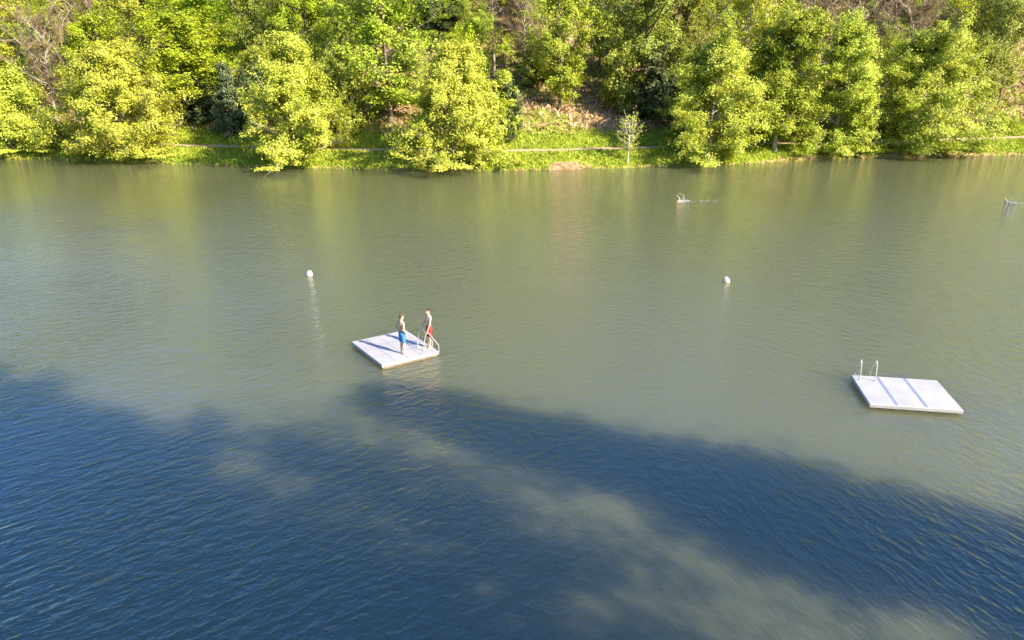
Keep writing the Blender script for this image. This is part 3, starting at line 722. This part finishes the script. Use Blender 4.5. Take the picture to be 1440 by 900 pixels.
def person(loc, facing, label, shorts, hair, armL, armR, footL, footR, yaw=0.0, tilt=0.0, hip=(0, 0), S=1.0, voxel=0.0085):
    """boy 1.68 m tall; local front -Y, his left +X. armX: (elbow, wrist, finger direction, palm normal, thumb side, curl)"""
    rz = math.atan2(facing[1], facing[0]) + math.pi / 2
    root = empty('person', loc, rz); root.scale = (S * .92, S * .92, S)
    tag(root, label, 'person')
    hx, hy = hip
    b = MB()
    b.loft([((hx, hy + .01, .80), .10, .085), ((hx, hy + .01, .86), .150, .105), ((hx, hy + .008, .93), .152, .105), ((hx * .8, hy, 1.00), .134, .092), ((hx * .5, hy - .004, 1.07), .124, .084),
            ((hx * .2, hy * .6 - .006, 1.16), .137, .094), ((0, hy * .3 - .004, 1.25), .155, .105), ((0, .0, 1.33), .163, .102), ((0, .008, 1.385), .140, .080), ((0, .012, 1.43), .075, .058)], 24)
    b.tube([(0, .012, 1.37), (0, .006, 1.44), (0, -.008, 1.50), (0, -.012, 1.54)], [.062, .053, .050, .048], 12)
    P, Rm = head(b, (0, -.012, 1.575), yaw, tilt)
    for q in (-1, 1):
        b.ball((q * .075, -.072, 1.27), (.065, .035, .05)); b.ball((q * .08, .075, 1.30), (.07, .03, .075)); b.ball((q * .07, .06 + hy, .87), (.065, .045, .07))
    for q, arm, in ((1, armL), (-1, armR)):
        el, wr, fd, pn, sd_, cu = arm; sh = Vector((q * .172, .008, 1.352)); el = Vector(el); wr = Vector(wr)
        b.tube([(q * .10, .008, 1.36), sh], [.056, .058], 12)
        m1 = sh.lerp(el, .35); m2 = el.lerp(wr, .3)
        b.tube([sh + Vector((0, 0, .012)), m1, sh.lerp(el, .8), el, m2, el.lerp(wr, .75), wr], [.057, .05, .041, .037, .041, .031, .026], 12)
        finger_set(b, wr, fd, pn, sd_, cu)
    for q, ft in ((1, footL), (-1, footR)):
        hp = Vector((q * .082 + hx, hy + .005, .86)); an = Vector((ft[0], ft[1], .085)); kn = hp.lerp(an, .49) + Vector((0, -.025, 0))
        b.tube([hp, hp.lerp(kn, .3), hp.lerp(kn, .75), kn, kn.lerp(an, .3) + Vector((0, .015, 0)), kn.lerp(an, .7) + Vector((0, .005, 0)), an], [.088, .083, .063, .054, .058, .042, .035], 14)
        fdv = Vector((math.sin(ft[2]), -math.cos(ft[2]), 0)); sdv = Vector((fdv.y * -1, fdv.x, 0))
        b.tube([an - fdv * .02 + Vector((0, 0, -.0)), an - fdv * .03 + Vector((0, 0, -.05))], [.034, .032], 10)
        b.tube([an - fdv * .05 + Vector((0, 0, -.055)), an + fdv * .03 + Vector((0, 0, -.045)), an + fdv * .1 + Vector((0, 0, -.062)), an + fdv * .155 + Vector((0, 0, -.07))], [(.03, .03), (.036, .036), (.041, .022), (.036, .014)], 12)
        for k in range(5):
            tb = an + fdv * .145 + sdv * (.032 - .016 * k) * (1 if q > 0 else 1) + Vector((0, 0, -.071)); b.tube([tb - fdv * .03, tb + fdv * (.045 - .004 * abs(k - (4 if q > 0 else 0)) )], [.010, .008], 6)
    b.build('body', M['skin'], root, True, voxel=voxel)
    # swimming shorts: a waisted seat and two loose legs
    c = MB()
    c.loft([((hx, hy + .01, .80), .125, .105), ((hx, hy + .01, .86), .172, .128), ((hx, hy + .008, .93), .168, .122), ((hx * .8, hy, .985), .150, .108), ((hx * .8, hy, 1.0), .147, .105)], 24)
    for q, ft in ((1, footL), (-1, footR)):
        hp = Vector((q * .084 + hx, hy + .005, .87)); an = Vector((ft[0], ft[1], .085)); kn = hp.lerp(an, .49) + Vector((0, -.02, 0))
        c.tube([hp, hp.lerp(kn, .35), hp.lerp(kn, .7), hp.lerp(kn, .92)], [.112, .108, .098, .100], 16)
    c.build('swim_shorts', shorts, root, True, voxel=0.012)
    # hair: cap of overlapping locks over the skull
    h = MB(); rg = random.Random(4)
    h.ball(P(0, .024, .042), (.081, .095, .085), rot=Rm)
    for k in range(46):
        a = rg.uniform(0, 6.28); e = rg.uniform(.05, 1.5); dv = Vector((math.cos(a) * math.cos(e) * .078, math.sin(a) * math.cos(e) * .092 + .022, math.sin(e) * .085 + .036))
        if dv.y < -.05 and dv.z < .08: continue
        h.ball(P(*dv), (.022, .022, .014), 8, 6)
    h.ball(P(0, .07, -.01), (.062, .045, .05), rot=Rm)
    h.build('hair', hair, root, True, voxel=0.008)
    for q in (-1, 1):
        e = MB(); e.ball(P(q * .03, -.083, .004), (.012, .008, .008), 10, 7, rot=Rm); e.build('eye', M['eye'], root)
    return root
# blue boy: looking at his friend, left hand on the hip, right arm hanging
f1 = on_plane(566.8, 497.6, .212)
person(f1, (0.80, 0.60), 'boy in blue swim shorts standing on the raft with hand on hip', M['blueshort'], M['hair'],
       armL=((.335, .12, 1.13), (.200, .02, .985), (-.5, -.75, -.35), (-.8, .3, 0), (0, -.3, 1), .35),
       armR=((-.235, .03, 1.085), (-.195, -.10, .865), (.25, -.35, -1), (1, .2, 0), (0, -1, 0), .4),
       footL=(.09, .02, .15), footR=(-.085, -.02, -.2), yaw=-.05, tilt=.08, hip=(.01, .005))
# red boy: between the handrails, a hand on each
def to_local(root_loc, facing, p, S=1.0):
    rz = math.atan2(facing[1], facing[0]) + math.pi / 2
    q = Matrix.Rotation(-rz, 3, 'Z') @ (Vector(p) - Vector(root_loc)); return Vector((q.x / .92, q.y / .92, q.z))
def raft_pt(c, ang, x, y, z): return Vector(c) + Matrix.Rotation(ang, 3, 'Z') @ Vector((x, y, z))
f2 = on_plane(604.2, 488.6, .212); face2 = (-0.86, -0.51)
railA = raft_pt(c1, ang1, 2.04 - 1.455, LY - .30, .965); railB = raft_pt(c1, ang1, 2.58 - 1.455, LY - .30, .965)
pa = to_local(f2, face2, railA); pb = to_local(f2, face2, railB)
lft, rgt = (pa, pb) if pa.x > pb.x else (pb, pa)
def arm_to(hand, q, bend):
    hand = Vector(hand); sh = Vector((q * .172, .008, 1.352)); wr = hand + (sh - hand).normalized() * .10
    d = (wr - sh); L1, L2 = .285, .25; L = min(d.length, L1 + L2 - .004); a = (L1 * L1 - L2 * L2 + L * L) / (2 * L); hgt = math.sqrt(max(L1 * L1 - a * a, 0))
    wr = sh + d.normalized() * L
    bd = Vector(bend); bd = (bd - d.normalized() * bd.dot(d.normalized())).normalized()
    return sh + d.normalized() * a + bd * hgt, wr, (hand - sh).normalized()
e_, w_, dd = arm_to(lft, 1, (.4, 1, 0)); aL = (e_, w_, dd, (-.3, .2, -1), (-1, -.3, 0), .8)
e_, w_, dd = arm_to(rgt, -1, (-.4, 1, 0)); aR = (e_, w_, dd, (.3, .2, -1), (1, -.3, 0), .8)
person(f2, face2, 'boy in red swim shorts holding the handrails at the corner of the raft', M['redshort'], M['darkhair'], armL=aL, armR=aR,
       footL=(.085, .0, .2), footR=(-.085, -.02, -.25), yaw=.12, tilt=.05)

# swimmers doing the crawl
def swimmer(loc, facing, label, capm, sleeve):
    rz = math.atan2(facing[1], facing[0]) + math.pi / 2
    root = empty('person', Vector(loc) - Vector((0, 0, .03)), rz); root.scale = (.8, .8, .8); tag(root, label, 'person', None)
    b = MB()
    # lying on the front, head towards -Y, back near the surface
    b.tube([(0, .28, -.02), (0, .42, .0), (0, .6, -.02), (0, .82, -.08), (0, 1.0, -.10)], [(.10, .08), (.17, .10), (.155, .095), (.14, .095), (.14, .09)], 16)
    b.tube([(0, .2, .03), (0, .34, .0)], [.055, .06], 12)
    hb = Matrix.Rotation(R(-62), 3, 'X')
    b.ball((0, .12, .035), (.078, .10, .088)); b.ball((0, .05, -.02), (.05, .06, .055)); b.tube([(0, .02, 0), (0, -.005, -.02)], [.014, .014], 8)
    for q in (-1, 1): b.ball((q * .078, .14, .02), (.011, .022, .03))
    # right arm out of the water, elbow high; left arm reaching ahead under water
    b.tube([(-.13, .36, .03), (-.22, .38, .13), (-.30, .40, .30), (-.33, .40, .36), (-.33, .26, .50), (-.33, .20, .57)], [.062, .055, .044, .038, .036, .027], 12)
    finger_set(b, (-.33, .20, .57), (0, -.75, .65), (0, -.6, -.7), (1, 0, 0), .3)
    b.tube([(.13, .34, .0), (.2, .1, -.08), (.2, -.1, -.13), (.19, -.3, -.18)], [.06, .048, .038, .026], 12)
    finger_set(b, (.19, -.3, -.18), (0, -1, -.2), (0, .2, -1), (-1, 0, 0), .2)
    for q in (-1, 1):
        b.tube([(q * .08, .98, -.11), (q * .085, 1.4, -.16 - .04 * q), (q * .08, 1.8, -.12 - .1 * q), (q * .08, 2.0, -.16 - .1 * q)], [.085, .055, .037, .02], 12)
    b.build('body', M['skin'], root, True, voxel=.0095)
    c = MB(); c.ball((0, .135, .048), (.088, .108, .09)); c.build('swim_cap', capm, root)
    if sleeve:
        s = MB(); s.tube([(0, .33, .0), (0, .44, .012), (0, .62, -.008), (0, .84, -.07), (0, 1.0, -.09)], [(.13, .09), (.185, .112), (.17, .106), (.155, .106), (.15, .1)], 16)
        s.tube([(-.12, .37, .03), (-.22, .38, .13), (-.28, .395, .25)], [.070, .060, .050], 12)
        s.build('wetsuit', M['suit'], root, True, voxel=.012)
    return root
def splash(loc, facing, label, arc, seed):
    rz = math.atan2(facing[1], facing[0]) + math.pi / 2
    rg = random.Random(seed); b = MB()
    for k in range(120):                                      # churned water along the body
        y = rg.uniform(.25, 1.4) if k < 60 else rg.uniform(1.2, 4.2); x = rg.gauss(-.1, .2 if k < 60 else .12 + .07 * y); r = rg.uniform(.012, .038) * (1 if k < 60 else .7)
        b.ball((x, y, rg.uniform(0, .06) if k < 60 else .004), (r * rg.uniform(1, 2), r * rg.uniform(1, 3), r * (.6 if k < 60 else .15)), 7, 5)
    for k in range(arc):                                      # drops thrown up by the arm
        t_ = rg.uniform(0, 1); a = math.pi * t_ * .62; rr = rg.gauss(.8, .05); r = rg.uniform(.006, .017)
        b.ball((-.3 + rg.gauss(0, .1), .28 + rr * math.sin(a) * .75, max(.02, rr * math.cos(a * .75) * .95 - .05)), r, 6, 5)
    for k in range(60):
        y = rg.uniform(.4, .9); b.ball((-.28 + rg.gauss(0, .1), y, abs(rg.gauss(0, .16))), rg.uniform(.008, .024), 6, 5)
    o = b.build('splash', M['foam']); o.location = loc; o.scale = (.86, .86, .86); o.rotation_euler = (0, 0, rz); return tag(o, label, 'splash', None, 'stuff')
p1 = on_plane(951, 283.6); p2 = on_plane(1411.5, 286.2)
swimmer(p1, (-1, -.1), 'swimmer in an orange cap with one arm raised, level with the sapling', M['cap'], False)
splash(p1, (-1, -.1), 'white splash and drops thrown up behind the swimmer in the orange cap', 110, 2)
swimmer(p2, (-1, .02), 'swimmer in a black cap and dark wetsuit near the right picture edge', M['blackcap'], True)
splash(p2, (-1, .02), 'white splash trailing behind the swimmer in the black cap', 25, 3)

# ------------------------------------------------------------------ buoys
def buoy(px, py, s, tilt, squat, label):
    p = on_plane(px, py); root = empty('mooring_buoy', p); tag(root, label, 'buoy', 'white buoys')
    root.rotation_euler = (R(tilt * .3), R(tilt), 0)
    prof = [(-.16, .02), (-.15, .09), (-.11, .145), (-.05, .178), (.0, .188), (.07, .188), (.15, .17), (.22, .135), (.27, .085), (.295, .035), (.30, .004)]
    b = MB(); b.loft([((0, 0, z * s * squat), r * s, r * s) for z, r in prof], 28); b.build('shell', M['buoy'], root)
    b = MB(); b.loft([((0, 0, z * s), r * s, r * s) for z, r in ((-.03, .186), (-.02, .191), (.03, .1915), (.04, .187))], 28); b.build('stained_band', M['buoydirt'], root)
    b = MB(); pts = [(.035 * math.cos(a) * s, 0, (.30 * squat + .028 * math.sin(a)) * s) for a in np.linspace(0, 2 * math.pi, 13)]; b.tube(pts, .008 * s, 6, cap=False); b.build('lifting_eye', M['steel'], root)
    return root
buoy(435.2, 387.2, 1.0, 4, .95, 'white round buoy afloat left behind the raft with the boys')
buoy(1021.6, 396.4, 1.0, -14, .95, 'white egg-shaped buoy tilting in the water between the two rafts')
